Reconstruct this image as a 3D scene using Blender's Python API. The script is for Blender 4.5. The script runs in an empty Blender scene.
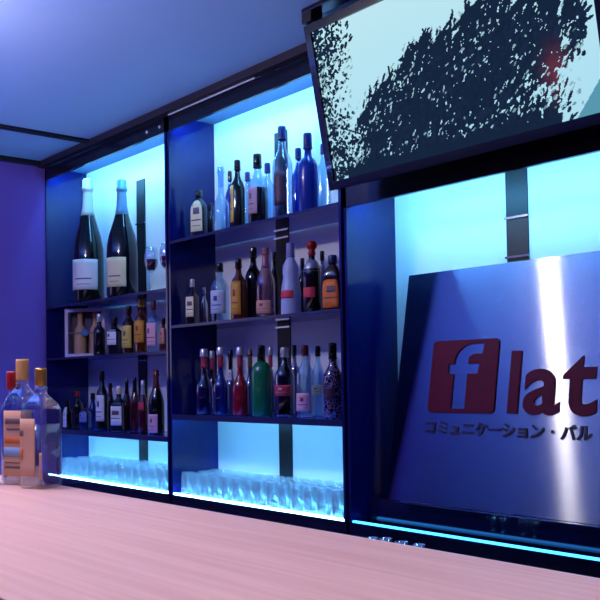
import bpy, bmesh, math, random
from mathutils import Vector, Matrix, Euler
random.seed(7)
SC = bpy.context.scene
COL = SC.collection
PI = math.pi

# ------------------------------------------------------------------ camera
F_PX, YAW, PITCH, ROLL, SH_Y = 912.58, 0.86468, 0.034133, -0.016606, 48.33
cam = bpy.data.cameras.new('camera'); co = bpy.data.objects.new('camera', cam); COL.objects.link(co)
fw = Vector((-math.sin(YAW)*math.cos(PITCH), math.cos(YAW)*math.cos(PITCH), math.sin(PITCH)))
rt = Vector((math.cos(YAW), math.sin(YAW), 0)); up = rt.cross(fw)
r2 = rt*math.cos(ROLL)+up*math.sin(ROLL); u2 = up*math.cos(ROLL)-rt*math.sin(ROLL)
M = Matrix((( r2.x,u2.x,-fw.x,0),( r2.y,u2.y,-fw.y,-2.4),( r2.z,u2.z,-fw.z,1.3),(0,0,0,1)))
co.matrix_world = M
cam.sensor_width = 36; cam.lens = F_PX/600*36; cam.shift_y = SH_Y/600; cam.clip_start = 0.05
SC.camera = co
SC.view_settings.view_transform = 'Standard'; SC.view_settings.look = 'None'
SC.view_settings.gamma = 1; SC.view_settings.exposure = 0
SC.view_settings.use_curve_mapping = False

# ------------------------------------------------------------------ materials
def lin(c): return tuple(((v/255+0.055)/1.055)**2.4 if v/255 > .04045 else v/255/12.92 for v in c)
def mat(name, rgb, rough=.5, metal=0, spec=.5, trans=0, coat=0, emit=None, es=0, bump=None, alpha=1, ior=1.45):
    m = bpy.data.materials.new(name); m.use_nodes = True
    nt = m.node_tree; b = nt.nodes['Principled BSDF']; I = b.inputs
    I['Base Color'].default_value = (*lin(rgb), 1); I['Roughness'].default_value = rough
    I['Metallic'].default_value = metal; I['Specular IOR Level'].default_value = spec
    I['Transmission Weight'].default_value = trans; I['Coat Weight'].default_value = coat
    I['IOR'].default_value = ior
    if emit: I['Emission Color'].default_value = (*emit, 1); I['Emission Strength'].default_value = es
    # every material varies a little, procedurally
    tc = nt.nodes.new('ShaderNodeTexCoord'); n = nt.nodes.new('ShaderNodeTexNoise')
    n.inputs['Scale'].default_value = bump[0] if bump else 14
    nt.links.new(tc.outputs['Object'], n.inputs['Vector'])
    mr = nt.nodes.new('ShaderNodeMapRange'); nt.links.new(n.outputs['Fac'], mr.inputs['Value'])
    mr.inputs['To Min'].default_value = max(0, rough-.03); mr.inputs['To Max'].default_value = min(1, rough+.03)
    nt.links.new(mr.outputs['Result'], I['Roughness'])
    if bump:
        bp = nt.nodes.new('ShaderNodeBump'); bp.inputs['Strength'].default_value = bump[1]; bp.inputs['Distance'].default_value = .002
        nt.links.new(n.outputs['Fac'], bp.inputs['Height']); nt.links.new(bp.outputs['Normal'], I['Normal'])
    return m
def clear(name, tint, gloss=.06, body=0.0, bodyrgb=(200,220,255), rough=.04):
    """thin walled glass: tinted see-through plus a Fresnel reflection, plus an optional milky share"""
    m = bpy.data.materials.new(name); m.use_nodes = True; nt = m.node_tree; N = nt.nodes; L = nt.links
    N.clear(); out = N.new('ShaderNodeOutputMaterial')
    tr = N.new('ShaderNodeBsdfTransparent'); tr.inputs['Color'].default_value = (*tint, 1)
    gl = N.new('ShaderNodeBsdfGlossy'); gl.inputs['Roughness'].default_value = rough
    gl.inputs['Color'].default_value = (.95,.97,1,1)
    lw = N.new('ShaderNodeLayerWeight'); lw.inputs['Blend'].default_value = .25
    mr = N.new('ShaderNodeMapRange'); L.new(lw.outputs['Facing'], mr.inputs['Value'])
    mr.inputs['To Min'].default_value = gloss; mr.inputs['To Max'].default_value = .75
    mx = N.new('ShaderNodeMixShader'); L.new(mr.outputs['Result'], mx.inputs[0]); L.new(tr.outputs[0], mx.inputs[1]); L.new(gl.outputs[0], mx.inputs[2])
    last = mx
    if body:
        d = N.new('ShaderNodeBsdfDiffuse'); d.inputs['Color'].default_value = (*lin(bodyrgb), 1)
        t2 = N.new('ShaderNodeBsdfTranslucent'); t2.inputs['Color'].default_value = (*lin(bodyrgb), 1)
        a = N.new('ShaderNodeMixShader'); a.inputs[0].default_value = .5; L.new(d.outputs[0], a.inputs[1]); L.new(t2.outputs[0], a.inputs[2])
        m3 = N.new('ShaderNodeMixShader'); m3.inputs[0].default_value = body
        L.new(mx.outputs[0], m3.inputs[1]); L.new(a.outputs[0], m3.inputs[2]); last = m3
    L.new(last.outputs[0], out.inputs[0])
    return m
def emis(name, rgb, s):
    m = bpy.data.materials.new(name); m.use_nodes = True; nt = m.node_tree; nt.nodes.clear()
    e = nt.nodes.new('ShaderNodeEmission'); e.inputs[0].default_value = (*rgb, 1); e.inputs[1].default_value = s
    o = nt.nodes.new('ShaderNodeOutputMaterial'); nt.links.new(e.outputs[0], o.inputs[0]); return m

LED = (.125, .48, .90)
MT = dict(
 black=mat('black_gloss', (8,9,14), .12, coat=.4), black_panel=mat('black_lacquer', (10,14,40), .07, spec=.6, coat=.2), side=mat('navy_lacquer', (10,17,88), .10, spec=.6),
 header=mat('dark_header', (20,17,34), .25, spec=.5), matte_black=mat('matte_black', (9,9,14), .45),
 backp=mat('white_acrylic', (225,232,235), .32, spec=.35), ceil=mat('ceiling_paint', (172,190,222), .8, spec=.1, bump=(160,.12)),
 wall=mat('violet_wall', (112,80,165), .8, spec=.1, bump=(90,.2)), floor=mat('dark_floor', (38,30,34), .4),
 beam=mat('dark_beam', (20,17,26), .5), moulding=mat('brown_moulding', (44,34,44), .45),
 steel=mat('steel', (170,175,185), .18, metal=1), chrome=mat('chrome', (220,222,230), .07, metal=1),
 gold=mat('gold_cap', (190,145,70), .3, metal=.7), silver=mat('silver_foil', (190,190,205), .28, metal=.6),
 pearl=mat('pearl_foil', (200,225,215), .35), cyan_foil=mat('pale_blue_foil', (110,170,200), .3, metal=.3),
 soffit=mat('soffit_board', (92,124,165), .6), glint_white=mat('painted_glint', (225,228,240), .3), edge=mat('shelf_edge', (26,30,84), .3),
 cream=mat('cream_cap', (225,205,180), .5), red=mat('red_cap', (150,22,36), .35), dark_red=mat('dark_red_cap', (88,24,34), .4),
 dark_blue=mat('dark_blue_cap', (20,40,110), .3), green_black=mat('green_black_glass', (7,14,16), .07, coat=.5),
 black_glass=mat('black_glass', (10,10,20), .07, coat=.5), dark_amber=mat('dark_amber_glass', (42,18,10), .07, coat=.5),
 deep_blue=mat('deep_blue_glass', (22,48,150), .22, coat=.3), green_opaque=mat('green_glass', (8,110,72), .25, coat=.5),
 red_glass=mat('red_glass', (130,16,40), .08, coat=.5), rose_dark=mat('dark_rose_glass', (62,14,34), .08, coat=.5),
 pink_foil=mat('rose_foil', (170,52,84), .35, metal=.2), rose_foil=mat('pale_rose_foil', (150,95,120), .35, metal=.2), brown_foil=mat('brown_foil', (96,62,60), .4),
 frosted_cap=mat('frosted_cap', (120,130,190), .4), cork=mat('cork', (205,165,115), .75, bump=(300,.5)),
 clear_blue=clear('clear_glass', (.62,.80,.95)), clear_rose=clear('rose_tinted_glass', (.62,.42,.46), body=.12, bodyrgb=(170,110,120)),
 clear_dark=clear('dark_tinted_glass', (.18,.16,.30)), smoke=clear('smoky_glass', (.30,.30,.52)), dark_blue_g=clear('blue_glass', (.05,.12,.55), body=.12, bodyrgb=(20,40,140)),
 rose=clear('rose_liquor', (.5,.2,.25), body=.2, bodyrgb=(120,50,60)), amber=clear('amber_liquor', (.55,.22,.04), body=.3, bodyrgb=(150,74,24)),
 amber_dark=clear('dark_amber_liquor', (.35,.13,.03), body=.3, bodyrgb=(120,56,26)), frosted=mat('frosted_glass', (165,178,225), .35, trans=.0, coat=.2),
 tumbler=clear('tumbler_glass', (.88,.96,.99), body=.20, bodyrgb=(235,245,245), gloss=.16), shelf=clear('tinted_shelf_glass', (.10,.16,.42), gloss=.12),
)
MT['paper_white']=mat('white_label', (222,222,232), .6); MT['paper_cream']=mat('cream_label', (222,212,176), .6)
MT['paper_yellow']=mat('yellow_label', (205,180,90), .6); MT['paper_gold']=mat('gold_label', (196,140,48), .5)
MT['paper_pink']=mat('pink_label', (214,166,186), .6); MT['paper_rose']=mat('rose_label', (196,140,128), .6)
MT['paper_blue']=mat('pale_blue_label', (120,140,200), .6); MT['paper_mauve']=mat('mauve_label', (176,140,170), .6)
MT['paper_dark']=mat('dark_print', (58,30,66), .5); MT['paper_bluewhite']=mat('blue_white_label', (178,190,225), .6)
MT['paper_orange']=mat('orange_label', (226,112,38), .55); MT['paper_red']=mat('crimson_label', (176,44,72), .55)
MT['red_mark']=mat('red_print', (200,50,80), .5); MT['ink']=mat('dark_ink', (92,80,96), .5); MT['ink_blue']=mat('blue_ink', (40,50,130), .5)
MT['ink_red']=mat('red_ink', (150,40,60), .5)
INK = {'paper_white':'ink','paper_cream':'ink','paper_yellow':'ink','paper_gold':'ink_red','paper_pink':'ink_red','paper_rose':'ink','paper_blue':'ink_blue',
       'paper_mauve':'ink','paper_bluewhite':'ink_blue','paper_orange':'ink','paper_red':'paper_pink'}

# ------------------------------------------------------------------ mesh helpers
def new_obj(name, verts, faces, m, parent=None, smooth=False, loc=None):
    me = bpy.data.meshes.new(name); me.from_pydata([tuple(v) for v in verts], [], faces); me.update()
    bm = bmesh.new(); bm.from_mesh(me); bmesh.ops.recalc_face_normals(bm, faces=bm.faces); bm.to_mesh(me); bm.free()
    if m: me.materials.append(m)
    if smooth:
        for p in me.polygons: p.use_smooth = True
    o = bpy.data.objects.new(name, me); COL.objects.link(o)
    if parent: o.parent = parent
    if loc: o.location = loc
    return o
def boxes(name, bl, m, parent=None, bevel=.0, loc=None):
    """bl: list of (x0,x1,y0,y1,z0,z1) joined into one mesh"""
    bm = bmesh.new()
    for x0,x1,y0,y1,z0,z1 in bl:
        r = bmesh.ops.create_cube(bm, size=1)
        for v in r['verts']:
            v.co = Vector(((x0+x1)/2+v.co.x*(x1-x0), (y0+y1)/2+v.co.y*(y1-y0), (z0+z1)/2+v.co.z*(z1-z0)))
    if bevel:
        bmesh.ops.bevel(bm, geom=list(bm.edges), offset=bevel, segments=2, affect='EDGES', profile=.5)
    me = bpy.data.meshes.new(name); bm.to_mesh(me); bm.free(); me.materials.append(m)
    o = bpy.data.objects.new(name, me); COL.objects.link(o)
    if parent: o.parent = parent
    if loc: o.location = loc
    return o
def tag(o, label=None, cat=None, group=None, kind=None):
    if label: o['label'] = label
    if cat: o['category'] = cat
    if group: o['group'] = group
    if kind: o['kind'] = kind
    return o
def thing(name, label, cat, loc=(0,0,0), rotz=0, group=None):
    o = bpy.data.objects.new(name, None); COL.objects.link(o); o.location = loc; o.rotation_euler = (0,0,rotz)
    o.empty_display_size = .05
    return tag(o, label, cat, group)
def struct(name, bl, m): return tag(boxes(name, bl, m), kind='structure')
def section(a, r, sq, ry):
    """point of a rounded-square cross section; sq 0 = round, 1 = square with soft corners"""
    e = 2/(2+sq*5); c, s = math.cos(a), math.sin(a)
    x = math.copysign(abs(c)**e, c); y = math.copysign(abs(s)**e, s)
    return x*r, y*r*ry
def lathe(name, prof, m, parent, seg=28, ry=1, close=True, smooth=True):
    """prof rows: (r, z, sq)"""
    vs, fs = [], []
    for r,z,sq in prof:
        rr = 1-(1-ry)*1 if ry != 1 else 1
        for i in range(seg):
            a = 2*PI*i/seg + PI/seg
            x,y = section(a, max(r,1e-5), sq, ry); vs.append((x,y,z))
    n = len(prof)
    for k in range(n-1):
        for i in range(seg):
            j = (i+1) % seg
            fs.append((k*seg+i, k*seg+j, (k+1)*seg+j, (k+1)*seg+i))
    if close:
        fs.append(tuple(range(seg))[::-1]); fs.append(tuple((n-1)*seg+i for i in range(seg)))
    o = new_obj(name, vs, fs, m, parent, smooth=smooth)
    if smooth:
        for p in o.data.polygons:
            if len(p.vertices) > 4: p.use_smooth = False
    return o
def interp(rows, z):
    for (a,b) in zip(rows, rows[1:]):
        if a[1] <= z <= b[1]:
            t = 0 if b[1] == a[1] else (z-a[1])/(b[1]-a[1])
            return a[0]+(b[0]-a[0])*t, a[2]+(b[2]-a[2])*t
    return rows[-1][0], rows[-1][2]
def wrap(name, rows, z0, z1, ang, half, m, parent, ry=1, off=.0006, arch=False, nz=6, na=16):
    """a paper label wrapped on the front of a bottle body, with real thickness"""
    vs, fs = [], []
    for layer in (0,1):
        for k in range(nz+1):
            for i in range(na+1):
                t = i/na*2-1; a = math.radians(ang+t*half)
                zz = z0+(z1-z0)*k/nz
                if arch: zz = z0+(z1-z0)*(k/nz)*(1-.28*t*t*t*t-.12*t*t)
                r, sq = interp(rows, zz)
                x,y = section(a, r, sq, ry); d = math.hypot(x,y); g = (d+off+layer*.0007)/d
                vs.append((x*g, y*g, zz))
    W = na+1; L0 = (nz+1)*W
    for k in range(nz):
        for i in range(na):
            q = (k*W+i, k*W+i+1, (k+1)*W+i+1, (k+1)*W+i)
            fs.append(tuple(v+L0 for v in q)); fs.append(q[::-1])
    edge = [i for i in range(W)]+[k*W+na for k in range(1,nz+1)]+[nz*W+i for i in range(na-1,-1,-1)]+[k*W for k in range(nz-1,0,-1)]
    for a,b in zip(edge, edge[1:]+edge[:1]): fs.append((a,b,b+L0,a+L0))
    return new_obj(name, vs, fs, m, parent, smooth=True)

# profiles, all fractions: (radius, height, squareness); last value = where the cap begins
STY = {
 'spirit': ([(.9,0,0),(.98,.012,0),(1,.04,0),(1,.55,0),(.96,.61,0),(.78,.67,0),(.5,.72,0),(.37,.77,0),(.34,.85,0)], .85, .40, 1),
 'wine': ([(.9,0,0),(1,.02,0),(1,.45,0),(.96,.52,0),(.8,.60,0),(.55,.68,0),(.4,.74,0),(.34,.80,0)], .72, .37, 1),
 'magnum': ([(.9,0,0),(1,.02,0),(1,.36,0),(.97,.44,0),(.84,.53,0),(.62,.62,0),(.44,.70,0),(.33,.78,0)], .70, .33, 1),
 'square': ([(.92,0,1),(.98,.012,1),(1,.04,1),(1,.58,1),(.94,.63,.8),(.6,.69,.4),(.4,.73,0),(.36,.84,0)], .82, .42, 1),
 'slim': ([(.9,0,0),(1,.02,0),(1,.52,0),(.8,.62,0),(.5,.70,0),(.42,.82,0)], .82, .48, 1),
 'arch': ([(.92,0,.6),(1,.03,.6),(1,.60,.6),(.95,.68,.4),(.72,.76,.2),(.42,.82,0),(.38,.88,0)], .85, .44, .72),
 'tallneck': ([(.9,0,0),(1,.02,0),(1,.40,0),(.9,.46,0),(.62,.52,0),(.42,.58,0),(.34,.68,0),(.34,.80,0)], .70, .42, 1),
 'round': ([(.86,0,0),(1,.03,0),(1,.52,0),(.96,.6,0),(.76,.66,0),(.46,.70,0),(.36,.75,0),(.36,.80,0)], .80, .42, 1),
 'curvy': ([(.95,0,0),(.98,.015,0),(.96,.22,0),(.98,.30,0),(.88,.42,0),(.72,.52,0),(.78,.60,0),(.74,.68,0),(.46,.76,0),(.36,.80,0)], .80, .38, 1),
 'wide': ([(.92,0,0),(1,.02,0),(.98,.45,0),(1,.60,0),(.92,.68,0),(.62,.745,0),(.36,.77,0)], .77, .36, 1),
 'patterned': ([(.9,0,0),(1,.02,0),(1,.50,0),(.94,.58,0),(.6,.66,0),(.4,.72,0),(.36,.80,0)], .78, .40, 1),
}
def net_material():
    m = MT['black_glass'].copy(); m.name = 'black_net_pattern'; nt = m.node_tree; b = nt.nodes['Principled BSDF']
    tc = nt.nodes.new('ShaderNodeTexCoord'); v = nt.nodes.new('ShaderNodeTexVoronoi'); v.feature = 'DISTANCE_TO_EDGE'; v.inputs['Scale'].default_value = 75
    nt.links.new(tc.outputs['Object'], v.inputs['Vector'])
    r = nt.nodes.new('ShaderNodeValToRGB'); r.color_ramp.elements[0].position = .05; r.color_ramp.elements[1].position = .09
    r.color_ramp.elements[0].color = (.22,.16,.36,1); r.color_ramp.elements[1].color = (.006,.005,.015,1)
    nt.links.new(v.outputs['Distance'], r.inputs[0]); nt.links.new(r.outputs[0], b.inputs['Base Color']); return m
MT['black_pattern'] = net_material()

def bottle(name, label, cat, x, y, z, H, R, style, glass, cap, lab, group=None, rotz=0):
    rows, capz, capr, ry = STY[style]
    g = glass
    t = thing(name, label, cat, (x,y,z), rotz, group)
    prof = [(r*R, zz*H, s) for r,zz,s in rows]
    if style in ('wine','magnum','tallneck'):
        prof.append((capr*.8*R, .965*H, 0))
    gm = {'black_over':'clear_blue','black_silver':'black_glass','dark_blue':'dark_blue_g'}.get(g, g)
    lathe('glass_body', prof, MT[gm], t, ry=ry)
    if g == 'black_over':      # dark liquor fills the lower body
        lathe('dark_sleeve', [(R*.9+.0005,.004,0),(R+.0012,.012,0),(R+.0012,.50*H,0),(R*.97,.52*H,0)], MT['black_glass'], t)
    if g == 'black_silver':
        lathe('silver_collar', [(.985*R,.57*H,0),(.90*R,.64*H,0),(.68*R,.69*H,0),(.45*R,.73*H,0)], MT['silver'], t)
    # neck: foil or cap
    cm = MT[cap]
    if style in ('wine','magnum','tallneck'):
        r0,_ = interp(prof, capz*H)
        c = lathe('neck_foil', [(r0+.0010,capz*H,0)]+[(interp(prof, f*H)[0]+.0010, f*H, 0) for f in (capz+.04,capz+.08,.88)]+
              [(capr*.92*R,.90*H,0),(capr*1.12*R,.905*H,0),(capr*1.12*R,.93*H,0),(capr*.98*R,.935*H,0),(capr*.98*R,.985*H,0),(capr*.8*R,H,0)], cm, t)
        if style == 'tallneck' and cap == 'pink_foil':
            lathe('silver_cap', [(capr*1.16*R,.88*H,0),(capr*1.18*R,.89*H,0),(capr*1.10*R,.99*H,0),(capr*.9*R,H*1.004,0)], MT['silver'], t)
    elif cap == 'red' and style == 'round':       # bulbous stopper
        lathe('stopper', [(capr*R*.8,.79*H,0),(capr*R*1.05,.82*H,0),(capr*R*.9,.86*H,0),(capr*R*.8,.875*H,0),(capr*R*1.3,.90*H,0),(capr*R*1.45,.94*H,0),(capr*R*1.25,.985*H,0),(capr*R*.6,H,0)], cm, t)
    else:
        c = lathe('cap', [(capr*R*1.0,capz*H,0),(capr*R*1.06,capz*H+.002,0),(capr*R*1.06,.975*H,0),(capr*R*.95,.995*H,0),(capr*R*.6,H,0)], cm, t)
        lathe('cap_ring', [(capr*R*1.07,capz*H+.001,0),(capr*R*1.16,capz*H+.002,0),(capr*R*1.16,capz*H+.006,0),(capr*R*1.07,capz*H+.007,0)], cm, c)
    if lab:
        z0,z1,lm,ang,half = lab
        lo = wrap('paper_label', prof, z0*H, z1*H, ang-math.degrees(rotz), half, MT[lm], t, ry=ry, arch=(style=='arch'), off=.0022 if g=='black_over' else .0006)
        if lm in INK and (z1-z0)*H > .03:
            ink = MT[INK[lm]]; off = .0018 if g != 'black_over' else .0034
            zz = lambda f: (z0+(z1-z0)*f)*H
            aa = ang-math.degrees(rotz)
            if style != 'magnum': wrap('emblem', prof, zz(.55), zz(.76), aa, half*.18, ink, lo, ry=ry, off=off, nz=3, na=6)
            wrap('print_line', prof, zz(.34), zz(.38), aa, half*.55, ink, lo, ry=ry, off=off, nz=1, na=10)
            wrap('print_line', prof, zz(.17), zz(.19), aa, half*.45, ink, lo, ry=ry, off=off, nz=1, na=10)
    return t

LT, LB, LL = 135, 70, 7          # strength of the LED strips
LRR, LSH = 130, 50
SR, SA, SROT = .19, .82, 0.0
SCOL = (122,128,150)
TVS, PEN = .95, 450
DL, CV = (98, 62, 60), 88
CVC = (.12,.24,1); DLC = ((1,.66,.50), (1,.72,.68), (1,.74,.78))
WIN = 2.2

# ------------------------------------------------------------------ room shell
ZC = 2.637; XL = -5.17; XR = 1.6; YB = -4.6; YW = .31
struct('floor', [(XL,XR,YB,YW,-.05,0)], MT['floor'])
struct('ceiling', [(XL,XR,YB,YW,ZC,ZC+.05)], MT['ceil'])
struct('wall_left', [(XL-.1,XL,YB,YW,0,ZC)], MT['wall'])
struct('wall_back', [(XL-.1,XR+.1,YW,YW+.1,0,ZC)], MT['wall'])
struct('wall_right', [(XR,XR+.1,YB,YW,0,ZC)], MT['wall'])
struct('wall_front', [(XL-.1,XR+.1,YB-.1,YB,0,ZC)], MT['wall'])
struct('trim_1', [(XL,XL+.035,YB,-.03,ZC-.028,ZC)], MT['beam'])               # dark edge between ceiling and violet wall
tag(struct('trim_2', [(-4.572,-4.515,YB,-.045,ZC-.012,ZC)], MT['beam']))      # dark bar across the ceiling
struct('trim_3', [(XL,-1.27,-.045,-.002,ZC-.035,ZC)], MT['moulding'])         # moulding above the back bar
# ------------------------------------------------------------------ back bar
ZB = .755; DEP = .27
edges = [-5.17, -3.80, -2.55, -1.27]
led_top = emis('blue_led_top', LED, LT); led_bot = emis('blue_led_bottom', LED, LB); led_low = emis('blue_led_low', (.03,.30,1), LL); fill_led_rear = emis('added_led_rear', LED, LRR); fill_led_shelf = emis('added_led_shelf', LED, LSH)
def bay(i, name, label, shelves, zhead, mid):
    x0, x1 = edges[i], edges[i+1]
    a = x0 + (.0 if i == 0 else .008); b = x1 - .008
    t = thing('back_bar_bay', label, 'shelving', ((x0+x1)/2, 0, ZB-.06), 0, 'bays of the lit back bar')
    cx = (x0+x1)/2; o = (-cx, 0, -(ZB-.06))
    def P(nm, bl, m, par=t): return boxes(nm, bl, m, par, loc=o if par is t else None)
    w = .014
    P('side_panel', [(a,a+w,0,DEP,ZB,ZC-.002)], MT['side'])
    P('side_panel', [(b-w,b,0,DEP,ZB,ZC-.002)], MT['side'])
    P('back_panel', [(a,mid-.0005,DEP,DEP+.012,ZB,ZC-.002)], MT['backp'])
    P('back_panel', [(mid+.0005,b,DEP,DEP+.012,ZB,ZC-.002)], MT['backp'])
    s = P('mounting_rail', [(mid-.046,mid+.046,DEP-.005,DEP-.0003,ZB,2.45)], MT['matte_black'])
    for zz in [v-.03 for v in shelves]+([1.86,1.72] if i == 2 else [2.2]):
        boxes('rail_clip', [(mid-.05,mid+.05,DEP-.012,DEP-.005,zz-.004,zz+.004)], MT['steel'], s)
    P('soffit', [(a+w,b-w,0.02,DEP,2.605,2.62)], MT['soffit'])
    P('header', [(a,b,0,.016,zhead,ZC-.036)], MT['header'])
    P('base', [(a,b,0,DEP,ZB-.06,ZB)], MT['black_panel'])
    zl = zhead+.03
    P('led_profile', [(a+w,b-w,.017,.022,zl-.008,zl+.016)], MT['steel'])
    P('top_led_strip', [(a+w+.01,b-w-.01,.022,.032,zl,zl+.012)], led_top)
    P('bottom_led_strip', [(a+w,b-w,.004,.016,ZB,ZB+.006)], led_bot if i < 2 else led_low)
    if shelves:  # hidden strips added to brighten the lowest compartment
        P('added_rear_led', [(a+w+.01,b-w-.01,DEP-.018,DEP-.010,ZB,ZB+.010)], fill_led_rear)
        P('added_shelf_led', [(a+w+.01,b-w-.01,.006,.012,shelves[-1]-.022,shelves[-1]-.013)], fill_led_shelf)
    for zz in shelves:
        P('glass_shelf', [(a+w,b-w,.004,DEP-.006,zz-.012,zz)], MT['shelf'])
        P('shelf_edge', [(a+w,b-w,.0,.004,zz-(.026 if zz == shelves[-1] else .013),zz)], MT['edge'])
    return t
SHV = {'a1':1.76,'a2':1.452,'a3':1.032,'b1':1.985,'b2':1.572,'b3':1.142}
bay(0, 'l', 'left bay of the glowing back bar, with two very large bottles on top shelf', [1.76,1.452,1.032], 2.53, -4.50)
bay(1, 'm', 'middle bay of the glowing back bar, with three crowded bottle shelves', [1.985,1.572,1.142], 2.53, -3.24)
bay(2, 'r', 'right bay of the glowing back bar, behind the steel sign and under the screen', [], 1.957, -1.935)
# header screws and metal rail, lamp reflections painted in as white
t = thing('header_rail', 'slim bright metal rail along the dark header above middle bay', 'rail', (-3.4,0,2.60))
boxes('rod', [(-.36,.33,-.016,-.010,-.003,.003)], MT['glint_white'], t, bevel=.001)
for xx in (-.34,.30): boxes('standoff', [(xx-.004,xx+.004,-.010,0,-.004,.004)], MT['chrome'], t)
for xx in (-3.98,-3.86): 
    k = lathe('header_screw', [(.006,0,0),(.008,.002,0),(.006,.006,0),(.002,.008,0)], MT['glint_white'], None, seg=16)
    k.rotation_euler = (PI/2,0,0); k.location = (xx,0,2.565)
    tag(k, 'small round metal screw head on the dark header above the left bay', 'screw', 'header screws')
# lower worktop behind the bar and its cabinet
t = thing('back_counter', 'low black worktop cabinet running under the lit back bar', 'cabinet', (-3.2,-.25,0))
boxes('worktop', [(-1.94,1.93,-.30,.25,.655,.69)], MT['black_panel'], t, bevel=.002)
boxes('cabinet_body', [(-1.94,1.93,-.26,.53,.0,.655)], MT['matte_black'], t)
for k in range(6):
    xa = -1.93+k*.642
    d = boxes('cabinet_door', [(xa,xa+.63,-.28,-.262,.08,.64)], MT['black'], t, bevel=.003)
    boxes('handle', [(xa+.22,xa+.41,-.292,-.281,.58,.592)], MT['steel'], d, bevel=.002)
# jiggers
for k,(xx,yy) in enumerate([(-2.17,-.25),(-2.115,-.24),(-2.035,-.25),(-1.975,-.235)]):
    h = [.083,.086,.086,.083][k]
    j = lathe('jigger_cup', [(.019,0,0),(.017,.004,0),(.008,h*.45,0),(.008,h*.52,0),(.022,h,0),(.020,h-.001,0),(.007,h*.56,0)], MT['chrome'], None, seg=24)
    j.location = (xx,yy,.69)
    tag(j, ['leftmost','second from left','third from left','rightmost'][k]+' of four small shiny steel cups on the dark worktop below the sign', 'cup', 'steel cups on the low worktop')

# ------------------------------------------------------------------ bar counter
def wood():
    m = bpy.data.materials.new('pale_wood_laminate'); m.use_nodes = True; nt = m.node_tree; b = nt.nodes['Principled BSDF']
    tc = nt.nodes.new('ShaderNodeTexCoord'); mp = nt.nodes.new('ShaderNodeMapping'); mp.inputs['Scale'].default_value = (.8, 26, 26)
    n = nt.nodes.new('ShaderNodeTexNoise'); n.inputs['Scale'].default_value = 3; n.inputs['Detail'].default_value = 8; n.inputs['Distortion'].default_value = .4
    r = nt.nodes.new('ShaderNodeValToRGB'); r.color_ramp.elements[0].position = .3; r.color_ramp.elements[1].position = .75
    r.color_ramp.elements[0].color = (*lin((205,172,168)),1); r.color_ramp.elements[1].color = (*lin((222,194,188)),1)
    nt.links.new(tc.outputs['Object'], mp.inputs[0]); nt.links.new(mp.outputs[0], n.inputs[0]); nt.links.new(n.outputs[0], r.inputs[0])
    nt.links.new(r.outputs[0], b.inputs['Base Color']); b.inputs['Roughness'].default_value = .42
    bp = nt.nodes.new('ShaderNodeBump'); bp.inputs['Strength'].default_value = .12; bp.inputs['Distance'].default_value = .001
    nt.links.new(n.outputs[0], bp.inputs['Height']); nt.links.new(bp.outputs[0], b.inputs['Normal'])
    return m
ZT = 1.069
t = thing('bar_counter', 'long pale pinkish wood bar counter across the foreground', 'counter', (-1.0,-1.73,0))
boxes('counter_top', [(-2.9,2.1,-.272,.26,ZT-.04,ZT)], wood(), t, bevel=.0015)
boxes('edge_band', [(-2.9,2.1,.2601,.2645,ZT-.04,ZT-.0005)], mat('pale_edge_band', (225,215,228), .3), t)
boxes('front_panel', [(-2.85,2.05,-.16,-.13,0,ZT-.04)], MT['matte_black'], t)
boxes('kick_panel', [(-2.85,2.05,.10,.14,0,ZT-.04)], MT['matte_black'], t)

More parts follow.
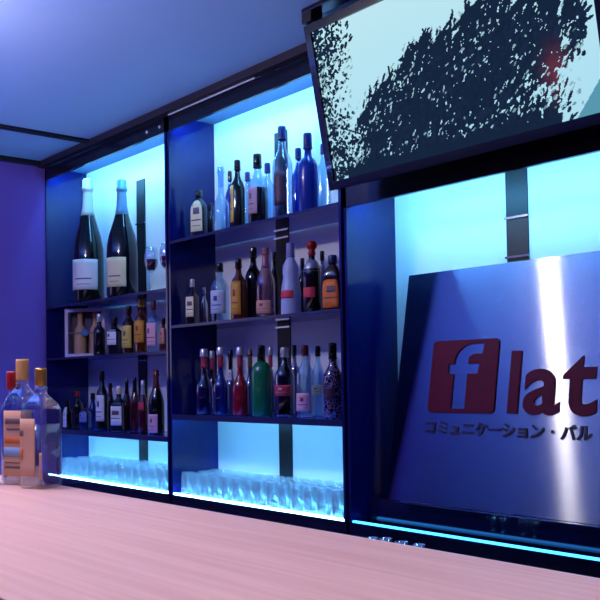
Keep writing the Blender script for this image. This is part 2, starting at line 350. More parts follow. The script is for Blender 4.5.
# ------------------------------------------------------------------ bottles on the shelves
ROWS = [
('a2', -4.615, 0.06, 0.235, 0.034, 'round', 'black_glass', 'silver', None, 'dark squat bottle with grey cap, right against the gift box', 'liqueur bottle'),
('a1', -4.787, 0.085, 0.722, 0.0895, 'magnum', 'green_black', 'pearl', (0.099, 0.34, 'paper_white', -48, 56), 'very large dark sparkling wine bottle with white label and pale foil neck', 'sparkling wine bottle'),
('a1', -4.395, 0.085, 0.647, 0.0845, 'magnum', 'green_black', 'cyan_foil', (0.084, 0.33, 'paper_cream', -62, 46), 'very large dark sparkling wine bottle with cream label beside the upright bar', 'sparkling wine bottle'),
('a2', -4.484, 0.085, 0.209, 0.0386, 'square', 'black_glass', 'black', (0.262, 0.657, 'paper_white', -70, 38), 'small square dark bottle with black and white label beside the framed gift box', 'whisky bottle'),
('a2', -4.331, 0.085, 0.259, 0.0377, 'spirit', 'dark_amber', 'black', (0.126, 0.584, 'paper_yellow', -70, 60), 'dark bottle with black neck and yellow label, second from the gift box', 'whisky bottle'),
('a2', -4.226, 0.1, 0.29, 0.0372, 'spirit', 'amber', 'gold', (0.192, 0.596, 'paper_gold', -70, 62), 'amber bottle with gold stopper and gold label', 'whisky bottle'),
('a2', -4.076, 0.085, 0.272, 0.0336, 'square', 'clear_blue', 'dark_red', (0.124, 0.562, 'paper_pink', -70, 40), 'clear square bottle with pinkish white label bearing a red disc', 'whisky bottle'),
('a2', -3.984, 0.085, 0.173, 0.0229, 'slim', 'rose', 'black', (0.233, 0.705, 'paper_rose', -70, 50), 'small rosy bottle at the right end of the gift box shelf', 'liqueur bottle'),
('a3', -5.067, 0.085, 0.174, 0.0269, 'slim', 'black', 'black', (0.042, 0.726, 'paper_white', -70, 30), 'small black bottle with narrow upright white label at the left end of a low shelf', 'liqueur bottle'),
('a3', -5.007, 0.12, 0.221, 0.0328, 'spirit', 'black_glass', 'red', None, 'dark bottle with dull red cap, second from the left on the low shelf', 'liqueur bottle'),
('a3', -4.789, 0.06, 0.159, 0.0315, 'square', 'dark_blue', 'black', (0.282, 0.677, 'paper_blue', -65, 30), 'dark blue square bottle with small pale emblem', 'gin bottle'),
('a3', -4.87, 0.15, 0.209, 0.0264, 'slim', 'dark_blue', 'black', None, 'narrow dark blue bottle partly behind the tall white labelled one', 'gin bottle'),
('a3', -4.636, 0.085, 0.334, 0.0337, 'spirit', 'black_glass', 'black', (0.16, 0.597, 'paper_white', -68, 58), 'tall dark bottle with long neck and tall white label', 'spirit bottle'),
('a3', -4.698, 0.17, 0.266, 0.0315, 'wine', 'rose_dark', 'dark_red', None, 'dark bottle with deep red cap behind the crooked white label', 'liqueur bottle'),
('a3', -4.421, 0.07, 0.249, 0.0407, 'square', 'black_glass', 'cream', (0.15, 0.564, 'paper_white', -60, 44), 'squat dark bottle with cream cap and big white label', 'liqueur bottle'),
('a3', -4.475, 0.15, 0.287, 0.0277, 'wine', 'rose_dark', 'black', None, 'dark rosy bottle with black cap, leftmost of the three slender ones', 'liqueur bottle'),
('a3', -4.423, 0.17, 0.297, 0.0303, 'wine', 'rose_dark', 'black', None, 'dark rosy bottle, middle of the three slender ones', 'liqueur bottle'),
('a3', -4.253, 0.12, 0.279, 0.0266, 'wine', 'rose_dark', 'silver', (0.428, 0.581, 'red_mark', -60, 40), 'slender dark bottle with silver cap and red mark', 'liqueur bottle'),
('a3', -4.052, 0.08, 0.329, 0.0411, 'wine', 'green_black', 'dark_red', (0.03, 0.314, 'paper_pink', -72, 48), 'dark wine bottle with brownish red foil and pinkish label', 'wine bottle'),
('b1', -3.636, 0.075, 0.236, 0.0361, 'arch', 'black_glass', 'black', (0.139, 0.775, 'paper_cream', -66, 50), 'short dark bottle with tall arched cream label, first on the highest shelf', 'herb liqueur bottle'),
('b1', -3.652, 0.15, 0.184, 0.0195, 'slim', 'black_glass', 'black', None, 'tiny dark bottle just right of the arched cream label', 'miniature bottle'),
('b1', -3.465, 0.085, 0.317, 0.0375, 'tallneck', 'clear_blue', 'clear_blue', None, 'clear bottle with very long thin neck', 'spirit bottle'),
('b1', -3.524, 0.18, 0.322, 0.024, 'spirit', 'dark_blue', 'black', None, 'narrow blue bottle behind the long thin clear neck', 'spirit bottle'),
('b1', -3.335, 0.085, 0.325, 0.0343, 'spirit', 'green_black', 'black', (0.107, 0.631, 'paper_yellow', -105, 32), 'dark green bottle with black cap and yellowish label edge', 'spirit bottle'),
('b1', -3.398, 0.19, 0.295, 0.0282, 'spirit', 'clear_blue', 'dark_blue', None, 'pale blue glass bottle with short cap behind the dark bottles', 'spirit bottle'),
('b1', -3.179, 0.08, 0.321, 0.0422, 'round', 'black_over', 'black', (0.149, 0.526, 'paper_mauve', -85, 42), 'stout bottle with clear shoulders over a dark body and mauve label', 'spirit bottle'),
('b1', -3.234, 0.18, 0.305, 0.0319, 'spirit', 'clear_blue', 'dark_blue', None, 'blue tinted bottle behind the stout mauve labelled one', 'spirit bottle'),
('b1', -3.011, 0.085, 0.409, 0.043, 'spirit', 'clear_blue', 'dark_blue', (0.142, 0.5, 'paper_dark', -62, 34), 'tallest bottle on the highest shelf, clear with a wide dark blue cap', 'vodka bottle'),
('b1', -3.016, 0.18, 0.329, 0.0328, 'spirit', 'dark_blue', 'dark_blue', None, 'blue bottle half hidden behind a taller one near the screen', 'spirit bottle'),
('b1', -2.837, 0.08, 0.34, 0.0416, 'round', 'deep_blue', 'dark_blue', None, 'opaque deep blue bottle with tall cap near the screen', 'spirit bottle'),
('b1', -2.763, 0.1, 0.282, 0.0288, 'spirit', 'clear_blue', 'dark_blue', None, 'pale blue bottle beside the edge of the screen, last on the highest shelf', 'spirit bottle'),
('b2', -3.702, 0.075, 0.225, 0.0291, 'square', 'black_glass', 'silver', (0.177, 0.61, 'paper_cream', -66, 40), 'small dark bottle with cream label and silver cap starting the middle shelf', 'liqueur bottle'),
('b2', -3.728, 0.16, 0.193, 0.0198, 'slim', 'steel', 'steel', None, 'small silvery bottle between the small cream label and the blue and white label', 'miniature bottle'),
('b2', -3.479, 0.08, 0.279, 0.0421, 'spirit', 'clear_blue', 'black', (0.144, 0.53, 'paper_bluewhite', -66, 66), 'clear bottle with wide blue and white label', 'vodka bottle'),
('b2', -3.337, 0.085, 0.283, 0.0365, 'spirit', 'amber_dark', 'black', (0.093, 0.628, 'paper_gold', -74, 50), 'amber bottle with black cap and tall gold label', 'rum bottle'),
('b2', -3.336, 0.17, 0.344, 0.0393, 'spirit', 'black_glass', 'green_black', None, 'tall nearly black bottle behind the amber one', 'spirit bottle'),
('b2', -3.126, 0.075, 0.307, 0.0416, 'wine', 'clear_rose', 'rose_foil', (0.055, 0.241, 'paper_rose', -70, 62), 'rose tinted bottle with rose foil neck and low rose label', 'sparkling wine bottle'),
('b2', -3.206, 0.19, 0.308, 0.0249, 'spirit', 'black', 'black', None, 'black bottle mostly hidden between the rose one and the frosted one', 'spirit bottle'),
('b2', -2.967, 0.085, 0.31, 0.0447, 'curvy', 'frosted', 'frosted_cap', (0.228, 0.339, 'red_mark', -72, 42), 'frosted pale bottle with narrow waist and red marks', 'vodka bottle'),
('b2', -3.011, 0.19, 0.258, 0.0218, 'spirit', 'black_glass', 'black', None, 'black capped bottle mostly hidden behind the frosted one', 'spirit bottle'),
('b2', -2.823, 0.08, 0.3, 0.0372, 'round', 'black_silver', 'red', (0.212, 0.35, 'red_mark', -70, 46), 'black bottle with bulbous red stopper and red lettering band', 'liqueur bottle'),
('b2', -2.881, 0.19, 0.274, 0.0234, 'spirit', 'smoke', 'black', None, 'smoky bottle behind the red stoppered one', 'spirit bottle'),
('b2', -2.692, 0.075, 0.226, 0.0382, 'arch', 'dark_amber', 'dark_blue', (0.055, 0.554, 'paper_orange', -64, 56), 'rounded dark bottle with arched orange label', 'herb liqueur bottle'),
('b3', -3.609, 0.075, 0.311, 0.0405, 'tallneck', 'dark_blue', 'pink_foil', None, 'dark bottle with silver and pink foil, leftmost on the lowest shelf', 'syrup bottle'),
('b3', -3.693, 0.18, 0.305, 0.027, 'tallneck', 'black_glass', 'pink_foil', None, 'narrow pink foiled bottle, second on the lowest shelf', 'syrup bottle'),
('b3', -3.474, 0.075, 0.315, 0.0372, 'tallneck', 'dark_blue', 'pink_foil', None, 'dark bottle with pink foil, third on the lowest shelf', 'syrup bottle'),
('b3', -3.539, 0.18, 0.305, 0.0287, 'tallneck', 'smoke', 'black', (0.529, 0.686, 'paper_white', -70, 50), 'smoky bottle with blue grey cap left of the red bottle', 'syrup bottle'),
('b3', -3.323, 0.075, 0.31, 0.0362, 'tallneck', 'red_glass', 'pink_foil', None, 'red bottle with red foil neck', 'syrup bottle'),
('b3', -3.386, 0.18, 0.304, 0.0279, 'tallneck', 'smoke', 'brown_foil', None, 'smoky bottle with brown foil between the red and the green bottle', 'syrup bottle'),
('b3', -3.159, 0.07, 0.312, 0.046, 'wide', 'green_opaque', 'black', None, 'solid green bottle with black cap', 'melon liqueur bottle'),
('b3', -3.246, 0.19, 0.308, 0.025, 'tallneck', 'smoke', 'pink_foil', None, 'pink foiled bottle right behind the green one', 'syrup bottle'),
('b3', -3.012, 0.08, 0.298, 0.0427, 'spirit', 'clear_dark', 'silver', (0.298, 0.456, 'paper_red', -68, 66), 'bottle with silver cap and crimson label right of the green one', 'liqueur bottle'),
('b3', -3.076, 0.19, 0.31, 0.0242, 'spirit', 'smoke', 'black', None, 'smoky bottle with black cap behind the crimson label', 'spirit bottle'),
('b3', -2.872, 0.075, 0.301, 0.0374, 'spirit', 'clear_blue', 'dark_red', (0.09, 0.338, 'paper_pink', -66, 60), 'clear bottle with dark red cap and square pink label', 'liqueur bottle'),
('b3', -2.898, 0.17, 0.299, 0.0276, 'spirit', 'clear_blue', 'black', (0.305, 0.447, 'paper_cream', -66, 60), 'clear bottle with black cap and small cream label', 'liqueur bottle'),
('b3', -2.706, 0.08, 0.303, 0.0402, 'patterned', 'black_pattern', 'black', (0.257, 0.416, 'paper_dark', -66, 34), 'tall black bottle wrapped in a pale net pattern at the right end', 'spirit bottle'),
]
GR = {'a1':'bottles on the top shelf of the left bay','a2':'bottles beside the gift box','a3':'bottles on the low shelf of the left bay',
      'b1':'bottles on the highest shelf of the middle bay','b2':'bottles on the middle shelf of the middle bay','b3':'bottles on the lowest shelf of the middle bay'}
ROT = {'square': .25}
for s,x,y,H,R,st,g,cp,lb,lab,cat in ROWS:
    nm = cat.replace(' ','_')
    rz = {'a2':.5,'a3':.6}.get(s,.35) if st in ('square','arch') else 0
    if st == 'square': R *= .86
    bottle(nm, lab, cat, x, y, SHV[s], H, R, st, g, cp, lb, GR[s], rz)

# ------------------------------------------------------------------ gift box with two bottles
t = thing('gift_box', 'white framed clear-fronted gift box holding two pale bottles', 'box', (-4.895,.135,1.452), math.radians(38))
W_,D_,H_ = .125,.045,.285
white = mat('white_card', (205,195,215), .5); lining = mat('dark_lining', (86,72,100), .5)
boxes('frame', [(-W_,W_,-D_,-D_+.012,0,.02),(-W_,W_,-D_,-D_+.012,H_-.02,H_),(-W_,-W_+.02,-D_,-D_+.012,.02,H_-.02),(W_-.02,W_,-D_,-D_+.012,.02,H_-.02)], white, t)
boxes('case', [(-W_,W_,D_-.004,D_,0,H_),(-W_,W_,-D_+.012,D_-.004,0,.006),(-W_,W_,-D_+.012,D_-.004,H_-.006,H_),(-W_,-W_+.004,-D_+.012,D_-.004,.006,H_-.006),(W_-.004,W_,-D_+.012,D_-.004,.006,H_-.006)], white, t)
boxes('lining', [(-W_+.006,W_-.006,D_-.012,D_-.005,.008,H_-.008)], lining, t)
emb = boxes('medallion', [(-.018,.018,-D_-.002,-D_+.004,.125,.161)], mat('blue_foil_medallion', (90,140,190), .3, metal=.5), t); 
boxes('ribbon', [(-W_+.02,W_-.02,-D_+.002,-D_+.004,.139,.146)], mat('grey_ribbon', (120,110,130), .5), t)
pale = mat('pale_tan_bottle', (190,150,120), .4)
for sx in (-1,1):
    b = lathe('enclosed_bottle', [(.034,.008,0),(.036,.015,0),(.036,.13,0),(.028,.17,0),(.015,.195,0),(.014,.235,0),(.016,.236,0),(.016,.26,0),(.010,.265,0)], pale, t)
    b.location = (sx*.048, 0, 0)
# ------------------------------------------------------------------ wine glasses
thin = clear('wine_glass', (.93,.95,1), gloss=.1)
wine = mat('red_wine', (70,8,24), .08, coat=.3)
def wineglass(x, y, z, label):
    t = thing('wine_glass', label, 'glass', (x,y,z), 0, 'stemmed glasses by the upright bar')
    lathe('bowl', [(.004,.105,0),(.018,.115,0),(.031,.135,0),(.037,.165,0),(.035,.20,0),(.029,.238,0),(.0275,.238,0),(.0335,.20,0),(.0355,.165,0),(.0295,.136,0),(.017,.117,0)], thin, t)
    lathe('stem', [(.034,0,0),(.034,.002,0),(.006,.007,0),(.0038,.015,0),(.0036,.10,0),(.006,.108,0)], thin, t)
    lathe('wine', [(.003,.1175,0),(.0165,.1185,0),(.0285,.1375,0),(.0345,.165,0),(.0342,.172,0)], wine, t)
wineglass(-4.076,.075,1.76, 'stemmed glass with dark red wine, left of the pair')
wineglass(-3.93,.075,1.76, 'stemmed glass with dark red wine, right of the pair beside the divider')
# ------------------------------------------------------------------ upturned tumblers
def cup(z0):
    R, h = .036, .108
    t = lathe('tumbler', [(R,0,0),(R*.99,.004,0),(R*.86,h-.004,0),(R*.80,h,0),(0.001,h,0),(.001,h-.012,0),(R*.76,h-.012,0),(R*.82,h-.018,0),(R*.93,.002,0),(R*.94,0,0)], MT['tumbler'], None, seg=24, close=False)
    return t
proto = None
def place_cup(x, y, z, label, group):
    global proto
    if proto is None: proto = cup(0); o = proto
    else: o = proto.copy(); COL.objects.link(o)
    o.location = (x,y,z); tag(o, label, 'glass', group)
random.seed(3)
for bx0,bx1,nm in ((-5.00,-3.87,'left'),(-3.72,-2.62,'middle')):
    for row,yy in enumerate((.052,.132,.212)):
        n = int((bx1-bx0)/.082)
        for k in range(n+1):
            x = bx0 + k*.082 + (.02 if row == 1 else 0) + random.uniform(-.003,.003)
            place_cup(x, yy+random.uniform(-.002,.002), ZB+.0015, 'upturned clear tumbler in the '+['front','second','rear'][row]+' row at the bottom of the '+nm+' bay', ['front','second','rear'][row]+' row of tumblers in the '+nm+' bay')

# ------------------------------------------------------------------ steel sign
sv = Vector((0,.15,.858)).normalized(); sn = Vector((1,0,0)).cross(sv)      # sn points to the room
t = thing('steel_sign', 'large leaning brushed steel sign with dark red logo and lettering', 'sign', (-2.44,.10,.842))
t.rotation_euler = (-math.atan2(.15,.858),0,0)       # local x right, z up the sheet, -y to the room
SW, SHH = 1.14, .872
bm = bmesh.new(); r = bmesh.ops.create_cube(bm, size=1)
for v in r['verts']: v.co = Vector(((v.co.x+.5)*SW, v.co.y*.004+.002, (v.co.z+.5)*SHH))
uv = bm.loops.layers.uv.new('UVMap')
for f in bm.faces:
    for l in f.loops: l[uv].uv = (l.vert.co.x, l.vert.co.z)
me = bpy.data.meshes.new('plate'); bm.to_mesh(me); bm.free()
steel = bpy.data.materials.new('brushed_steel'); steel.use_nodes = True; nt = steel.node_tree; b = nt.nodes['Principled BSDF']
nt.nodes.remove(b); b = nt.nodes.new('ShaderNodeBsdfAnisotropic'); nt.links.new(b.outputs[0], nt.nodes['Material Output'].inputs[0])
b.inputs['Color'].default_value = (*lin(SCOL),1); b.inputs['Roughness'].default_value = SR; b.inputs['Anisotropy'].default_value = SA; b.inputs['Rotation'].default_value = SROT
tg = nt.nodes.new('ShaderNodeTangent'); tg.direction_type = 'UV_MAP'; tg.uv_map = 'UVMap'; nt.links.new(tg.outputs[0], b.inputs['Tangent'])
tc = nt.nodes.new('ShaderNodeTexCoord'); mp = nt.nodes.new('ShaderNodeMapping'); mp.inputs['Scale'].default_value = (3,1,700)
n = nt.nodes.new('ShaderNodeTexNoise'); n.inputs['Scale'].default_value = 1; n.inputs['Detail'].default_value = 3
bp = nt.nodes.new('ShaderNodeBump'); bp.inputs['Strength'].default_value = .03; bp.inputs['Distance'].default_value = .0005
nt.links.new(tc.outputs['Object'], mp.inputs[0]); nt.links.new(mp.outputs[0], n.inputs[0]); nt.links.new(n.outputs[0], bp.inputs['Height']); nt.links.new(bp.outputs[0], b.inputs['Normal'])
me.materials.append(steel); o = bpy.data.objects.new('plate', me); COL.objects.link(o); o.parent = t
redp = mat('dark_red_lettering', (98,4,38), .5, spec=.15); inkp = mat('dark_sign_lettering', (36,22,52), .4)
def curve_obj(name, loops, m, parent, ext=.002):
    cu = bpy.data.curves.new(name, 'CURVE'); cu.dimensions = '2D'; cu.fill_mode = 'BOTH'; cu.extrude = ext
    for pts in loops:
        s = cu.splines.new('POLY'); s.points.add(len(pts)-1)
        for p,q in zip(s.points, pts): p.co = (q[0],q[1],0,1)
        s.use_cyclic_u = True
    return to_mesh(name, cu, m, parent)
def to_mesh(name, cu, m, parent):
    tmp = bpy.data.objects.new(name+'_c', cu); COL.objects.link(tmp)
    dg = bpy.context.evaluated_depsgraph_get(); dg.update()
    me = bpy.data.meshes.new_from_object(tmp.evaluated_get(dg)); me.name = name
    bpy.data.objects.remove(tmp)
    for v in me.vertices: v.co = Vector((v.co.x, -.0025-v.co.z, v.co.y))
    me.materials.clear(); me.materials.append(m)
    o = bpy.data.objects.new(name, me); COL.objects.link(o); o.parent = parent; return o
def arc(cx,cy,r,a0,a1,n=10,ry=None): return [(cx+r*math.cos(math.radians(a0+(a1-a0)*i/n)), cy+(ry or r)*math.sin(math.radians(a0+(a1-a0)*i/n))) for i in range(n+1)]
def rrect(x0,y0,x1,y1,r): return arc(x1-r,y0+r,r,-90,0,5)+arc(x1-r,y1-r,r,0,90,5)+arc(x0+r,y1-r,r,90,180,5)+arc(x0+r,y0+r,r,180,270,5)
X0,Y0,SQ = .166,.334,.302
SQH = .266
sq = rrect(X0,Y0,X0+SQ,Y0+SQH,.016)
def fp(u,v): return (X0+u*SQ, Y0+v*SQH)
# lower case f cut out of the square
f = [fp(.36,.055),fp(.57,.055),fp(.57,.53),fp(.72,.53),fp(.74,.67),fp(.57,.67),fp(.57,.73)]
f += [fp(.57+.12*(1-math.cos(a)), .73+.075*math.sin(a)) for a in [PI/2*i/6 for i in range(1,7)]]
f += [fp(.77,.80),fp(.79,.94),fp(.64,.945)]
f += [fp(.64-.28*math.sin(a), .70+.245*math.cos(a)) for a in [PI/2*i/8 for i in range(1,9)]]
f += [fp(.36,.67),fp(.27,.67),fp(.27,.53),fp(.36,.53)]
curve_obj('logo_square', [sq, f], redp, t)
def text(name, body, x0, y0, x1, y1, m, bold=0):
    cu = bpy.data.curves.new(name, 'FONT'); cu.body = body; cu.size = .2; cu.extrude = .0015; cu.offset = bold
    o = to_mesh(name, cu, m, t)
    xs = [v.co.x for v in o.data.vertices]; zs = [v.co.z for v in o.data.vertices]
    if not xs: return o
    a,b_,c,d = min(xs),max(xs),min(zs),max(zs)
    for v in o.data.vertices:
        v.co.x = x0+(v.co.x-a)/(b_-a)*(x1-x0); v.co.z = y0+(v.co.z-c)/(d-c)*(y1-y0)
    return o
curve_obj('letter', [[(.524,.336),(.566,.336),(.566,.552),(.524,.552)]], redp, t)
text('letter', 'a', .586, .332, .728, .487, redp, .004)
text('letter', 't', .735, .332, .862, .528, redp, .004)
JP = 'コミュニケーション・バル'
xa = .158
cell = (.856-.158)/12
KH = {'コ':(.12,.88,.10,.85),'ミ':(.18,.85,.08,.92),'ュ':(.14,.86,.08,.62),'ニ':(.05,.95,.14,.80),'ケ':(.04,.95,.03,.95),'ー':(.05,.95,.42,.54),'シ':(.06,.94,.04,.92),'ョ':(.16,.80,.04,.66),'ン':(.06,.94,.06,.90),'・':(.40,.60,.38,.60),'バ':(.02,.99,.04,.96),'ル':(.03,.97,.05,.90)}
for k,ch in enumerate(JP):
    l,r_,b0,b1 = KH[ch]
    text('character', ch, xa+(k+l)*cell, .252+b0*.054, xa+(k+r_)*cell, .252+b1*.054, inkp, .006)
# riser the sign stands on
tag(boxes('sign_riser', [(-2.5,-1.30,.075,.255,ZB+.001,.8405)], MT['black_panel'], bevel=.002), 'low glossy black riser under the leaning steel sign', 'riser')

# ------------------------------------------------------------------ television
th = math.atan2(.113,.584)
t = thing('television', 'large wall television above the steel sign showing tree branches against sky', 'television', (-2.458,-.137,1.992))
t.rotation_euler = (th,0,0)       # top tips towards the room
TW, TH, BZ = 1.165, .595, .03
bez = mat('television_bezel', (14,12,24), .18, coat=.4)
boxes('bezel', [(0,TW,-.012,.02,0,BZ),(0,TW,-.012,.02,TH-BZ,TH),(0,BZ,-.012,.02,BZ,TH-BZ),(TW-BZ,TW,-.012,.02,BZ,TH-BZ)], bez, t)
boxes('back_shell', [(.004,TW-.004,.02,.045,.004,TH-.004),(.25,TW-.25,.045,.085,.12,TH-.14)], MT['matte_black'], t, bevel=.004)
boxes('wall_bracket', [(.40,.44,.085,.17,.16,.24),(TW-.44,TW-.40,.085,.17,.16,.24)], MT['matte_black'], t)
# picture: sky and tree silhouettes
GX, GY = 384, 204
sky = (.50,.82,.93); lum = [[1.0]*GX for _ in range(GY)]; red = [[0.0]*GX for _ in range(GY)]
R_ = random.Random(11)
def stroke(cx, cy, L, wd, ang, val):
    ca, sa = math.cos(ang), math.sin(ang); rr = int(max(L,wd))+1
    for j in range(max(0,int(cy)-rr), min(GY,int(cy)+rr+1)):
        for i in range(max(0,int(cx)-rr), min(GX,int(cx)+rr+1)):
            dx, dy = i-cx, j-cy; a = dx*ca+dy*sa; b_ = -dx*sa+dy*ca
            if (a/L)**2+(b_/wd)**2 < 1: lum[j][i] = val
def dens(u, v):
    """how thick the foliage is at u (0 left..1 right), v (0 bottom..1 top)"""
    d = 1.1-u/.15+.22*math.sin(9*v)                          # left hand tree
    if u < .93: d = max(d, 1.9-v/.13-.3*u)                  # dark base
    for cx,cy,rx,ry in ((.60,.30,.27,.34),(.70,.44,.17,.36),(.40,.26,.26,.32),(.83,.44,.11,.30),(.47,.46,.16,.24),(.25,.20,.17,.22),(.93,.52,.045,.20)):
        d = max(d, 1.30-((u-cx)/rx)**2-((v-cy)/ry)**2)
    if u > .86 and v < .30-.9*(u-.86): d = min(d, .25)
    if u > .90 and v < .3: d = min(d,.1)
    return d
for k in range(11000):
    u, v = R_.random(), R_.random(); d = dens(u,v)
    if d > 0 and R_.random() < min(1,max(0,d*.9))**1.7:
        left = u < .15
        ang = R_.gauss(.95,.35) if not left else R_.uniform(0,PI)
        L = R_.uniform(2.5,7) if not left else R_.uniform(1.5,3.6)
        stroke(u*GX, v*GY, L, R_.uniform(1.0,2.4), ang, R_.choice((.02,.025,.04,.05)))
for j in range(GY):
    for i in range(GX):
        if dens(i/GX, j/GY) > 1.26 + .14*math.sin(i*.31+math.sin(j*.2)*2)*math.sin(j*.37) and i/GX > .06: lum[j][i] = .03
for k in range(900):                                     # glints of sky between the leaves
    u, v = R_.uniform(0,.95), R_.uniform(.06,.8); d = dens(u,v)
    if 0 < d < 1.22 and R_.random() < 1.35-d*.9 or u < .14: stroke(u*GX, v*GY, R_.uniform(1.2,3.4), R_.uniform(.6,1.5), R_.uniform(.3,1.3), R_.uniform(.3,.95))
FR = []
for k in range(75):
    ux = R_.uniform(.16,.97); vv = .98
    while vv > .05 and dens(ux,vv) < .45: vv -= .02
    if .22 < vv < .97: FR.append((ux, vv+.02, R_.gauss(.85,.28), R_.randint(8,17)))
for (ux,vx,a,n_) in FR+list(((.70,.78,1.1,16),(.77,.85,1.1,22),(.86,.80,1.0,24),(.90,.66,.9,20),(.56,.76,1.2,12),(.46,.72,1.9,12),(.95,.62,.9,18),(.62,.86,1.4,10))):   # long shoots
    for q in range(n_):
        stroke(ux*GX+(3.0*q-26)*math.cos(a), vx*GY+(3.0*q-30)*math.sin(a), 4.2-.1*q, 1.7-.03*q, a+R_.choice((-.7,.6,0))+R_.uniform(-.2,.2), .03)
stroke(.13*GX,.27*GY,30,1.2,-.45,.04); stroke(.23*GX,.17*GY,24,1.3,.30,.04)
vs, fs, cols = [], [], []
sx0, sx1, sz0, sz1 = BZ, TW-BZ, BZ, TH-BZ
for j in range(GY+1):
    for i in range(GX+1): vs.append((sx0+(sx1-sx0)*i/GX, -.002, sz0+(sz1-sz0)*j/GY))
for j in range(GY):
    for i in range(GX):
        fs.append((j*(GX+1)+i, j*(GX+1)+i+1, (j+1)*(GX+1)+i+1, (j+1)*(GX+1)+i))
        l = lum[j][i]; u, v = i/GX, j/GY
        c = [sky[0]*l*(.86+.2*v), sky[1]*l*(.94+.08*v), sky[2]*l]
        if l < .1: c = [.004+l*.10, .012+l*.22, .030+l*.6]
        if l > .9 and u > .90 and v < .17-(.985-u)*2.2: c = [.10,.33,.45]
        g = math.exp(-((u-.865)/.035)**2-((v-.27)/.11)**2)
        if l < .5: c = [c[0]+.12*g, c[1]+.008*g, c[2]]
        cols += [(*c,1)]*4
scr = new_obj('screen', vs, fs, None, t)
ca = scr.data.color_attributes.new('picture', 'FLOAT_COLOR', 'CORNER')
scr.data.update()
for pi_, poly in enumerate(scr.data.polygons):
    for li in poly.loop_indices: ca.data[li].color = cols[pi_*4]
pm = bpy.data.materials.new('screen_picture'); pm.use_nodes = True; nt = pm.node_tree; b = nt.nodes['Principled BSDF']
at = nt.nodes.new('ShaderNodeVertexColor'); at.layer_name = 'picture'
nt.links.new(at.outputs[0], b.inputs['Emission Color']); b.inputs['Emission Strength'].default_value = TVS
b.inputs['Base Color'].default_value = (.004,.004,.006,1); b.inputs['Roughness'].default_value = .5; b.inputs['Specular IOR Level'].default_value = 0
scr.data.materials.append(pm)
# board on the ceiling that carries the television's hanger
t = thing('ceiling_board', 'dark board on the ceiling directly above the television', 'board', (-2.46,-.24,ZC))
boxes('board', [(0,1.2,-.03,.03,-.018,-.0005)], MT['header'], t, bevel=.002)
boxes('hanger', [(0.0,.05,-.028,.028,-.055,-.018)], MT['matte_black'], t)
boxes('hanger', [(1.10,1.15,-.028,.028,-.055,-.018)], MT['matte_black'], t)

# ------------------------------------------------------------------ bottles on the counter
fg = clear('counter_bottle_glass', (.90,.95,1.0), gloss=.12)
fgb = clear('counter_blue_glass', (.52,.70,.95), gloss=.14)
liq = clear('pale_liquor', (.72,.66,.72), gloss=.05, body=.05, bodyrgb=(160,140,170))
def big(name, label, cat, x, y, H, R, capm, capr, capz, glass, level, sq=1., rotz=.6, labels=()):
    t = thing(name, label, cat, (x,y,ZT), rotz, 'bottles standing on the counter end')
    rows = [(.93,0,sq),(.99,.01,sq),(1,.03,sq),(1,.60,sq),(.97,.655,sq),(.86,.70,sq*.7),(.62,.745,sq*.3),(.42,.78,0),(.36,.81,0),(.35,capz,0)]
    prof = [(r*R,z*H,s) for r,z,s in rows]
    inner = [(max(.002,r*R-.0022), max(.006,z*H), s) for r,z,s in rows]
    lathe('glass_body', prof, glass, t, seg=44)
    lv = [q for q in inner if q[1] < level*H]; lv.append((interp(inner, level*H)[0], level*H, interp(inner, level*H)[1]))
    lathe('liquid', lv, liq, t, seg=44)
    c = lathe('cap', [(capr*R,capz*H,0),(capr*R*1.05,capz*H+.002,0),(capr*R*1.08,.98*H,0),(capr*R*1.0,H,0)], capm, t, seg=32)
    lathe('neck_ring', [(.37*R,(capz-.03)*H,0),(.43*R,(capz-.027)*H,0),(.43*R,(capz-.012)*H,0),(.37*R,(capz-.009)*H,0)], glass, t)
    for (z0,z1,ang,half,m,ink) in labels:
        lo = wrap('paper_label', prof, z0*H, z1*H, ang, half, m, t, off=.0005)
        if ink:
            zz = lambda f: (z0+(z1-z0)*f)*H
            for (f0,f1,da,hh,im) in ink: wrap('print_mark', prof, zz(f0), zz(f1), ang+da, hh, im, lo, off=.0018, nz=2, na=8)
    return t
kraft = mat('tan_label', (186,152,132), .6); ink = MT['ink']; lightb = mat('light_blue_print', (110,150,205), .5); orange = mat('orange_print', (176,96,60), .5)
V = math.degrees(math.atan2(-.9,2.0))   # direction from the bottles to the camera, degrees
rz = .35
aa = V-math.degrees(rz)
big('tequila_bottle', 'clear bottle with tall cream stopper and big tan label, on the counter', 'bottle', -2.04,-1.512,.289,.0335, MT['cork'], .42, .83, fg, .42, sq=.7, rotz=rz,
    labels=[(.07,.59,aa-18,62,kraft,[(.80,.88,-5,34,ink),(.70,.74,-5,28,ink),(.50,.60,-16,26,orange),(.30,.44,-18,36,lightb),(.12,.16,0,40,ink),(.20,.22,0,40,ink)])])
big('square_bottle', 'clear square bottle with gold cork stopper, nearest to the lit back bar', 'bottle', -1.935,-1.515,.266,.0345, MT['gold'], .36, .85, fg, .53, sq=1., rotz=rz,
    labels=[(.08,.30,aa-8,12,kraft,None),(.10,.58,aa-64,22,kraft,[(.7,.8,0,14,ink),(.3,.5,0,12,orange)])])
big('red_capped_bottle', 'slender bluish bottle with red cap, behind the cream stoppered one on the counter', 'bottle', -2.125,-1.497,.262,.026, MT['red'], .62, .83, fgb, .5, sq=.2, rotz=rz,
    labels=[(.25,.55,aa,50,MT['paper_blue'],[(.4,.6,0,30,MT['ink_blue'])])])
big('black_capped_bottle', 'bottle with black cap cut by the left edge, with red and white label', 'bottle', -2.10,-1.575,.235,.025, MT['black'], .6, .83, fg, .5, sq=.2, rotz=rz,
    labels=[(.05,.62,aa+10,60,MT['paper_red'],[(.72,.95,0,44,MT['paper_white'])])])

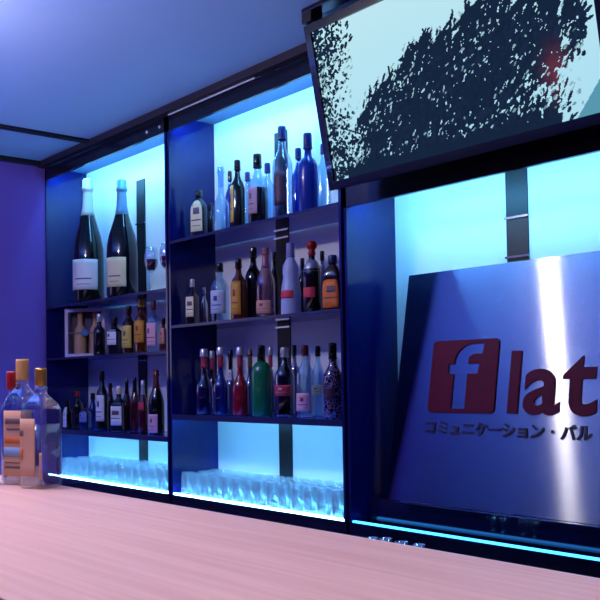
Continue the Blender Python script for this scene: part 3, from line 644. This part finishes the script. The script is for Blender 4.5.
# ------------------------------------------------------------------ lamps of the room
def lightdata(name, kind, energy, color, loc, parent=None, **kw):
    l = bpy.data.lights.new(name, kind); l.energy = energy; l.color = color
    for k,v in kw.items(): setattr(l, k, v)
    o = bpy.data.objects.new(name, l); COL.objects.link(o); o.location = loc
    if parent: o.parent = parent
    return o
t = thing('pendant_lamp', 'small white globe lamp hanging from the ceiling over the bar counter', 'lamp', (-3.2,-1.68,2.48))
lathe('globe', [(.045*math.sin(PI*k/12)+.0005, -.045*math.cos(PI*k/12), 0) for k in range(13)], emis('warm_globe', (1,.84,.62), PEN), t)
lathe('rod', [(.004,.045,0),(.004,.157,0)], MT['matte_black'], t, seg=12)
for k,(x,y) in enumerate(((-2.3,-1.9),(-1.1,-1.95),(.1,-1.9))):
    t = thing('ceiling_downlight', ['left','middle','right'][k]+' round downlight in the ceiling above the bar counter', 'lamp', (x,y,ZC), 0, 'downlights above the counter')
    lathe('rim', [(.05,-.001,0),(.06,-.001,0),(.06,-.010,0),(.048,-.010,0)], MT['steel'], t)
    lathe('lens', [(.045,-.0015,0),(.045,-.006,0)], emis('downlight_lens', (1,.72,.66), 3), t)
    lightdata('downlight_beam', 'SPOT', DL[k], DLC[k], (0,0,-.02), t, spot_size=math.radians(100), spot_blend=.7, shadow_soft_size=.05)
# unseen glowing window with slats, added for pale reflections in the shelf backs
t = boxes('added_window_1', [(0,.03,-1.75,-1.72,1.30,2.10),(0,.03,-.80,-.77,1.30,2.10),(0,.03,-1.72,-.80,1.30,1.33),(0,.03,-1.72,-.80,2.07,2.10)], MT['edge']); t.location = (XL,0,0)
tag(t, kind='structure')
boxes('pane', [(.002,.006,-1.72,-.80,1.33,2.07)], emis('added_window_glow', (.62,.55,1.0), WIN), t)
boxes('slat', [(.010,.022,-1.72+.0767*q,-1.705+.0767*q,1.33,2.07) for q in range(12)], MT['edge'], t)
# unseen hanging uplight, added to wash the ceiling blue
t = thing('added_uplight', 'long hanging blue uplight, unseen and added to wash the ceiling', 'lamp', (-3.5,-2.25,1.95))
boxes('housing', [(-1.3,1.3,-.05,.05,-.04,0)], MT['matte_black'], t)
boxes('hanger', [(-1.25,-1.244,-.003,.003,0,.686),(1.244,1.25,-.003,.003,0,.686)], MT['steel'], t)
o = lightdata('added_uplight_glow', 'AREA', CV, CVC, (0,0,.02), t, shape='RECTANGLE', size=2.5, size_y=.08); o.rotation_euler = (PI,0,0)
w = bpy.data.worlds.new('world'); SC.world = w; w.use_nodes = True
w.node_tree.nodes['Background'].inputs[0].default_value = (.05,.06,.16,1); w.node_tree.nodes['Background'].inputs[1].default_value = .2
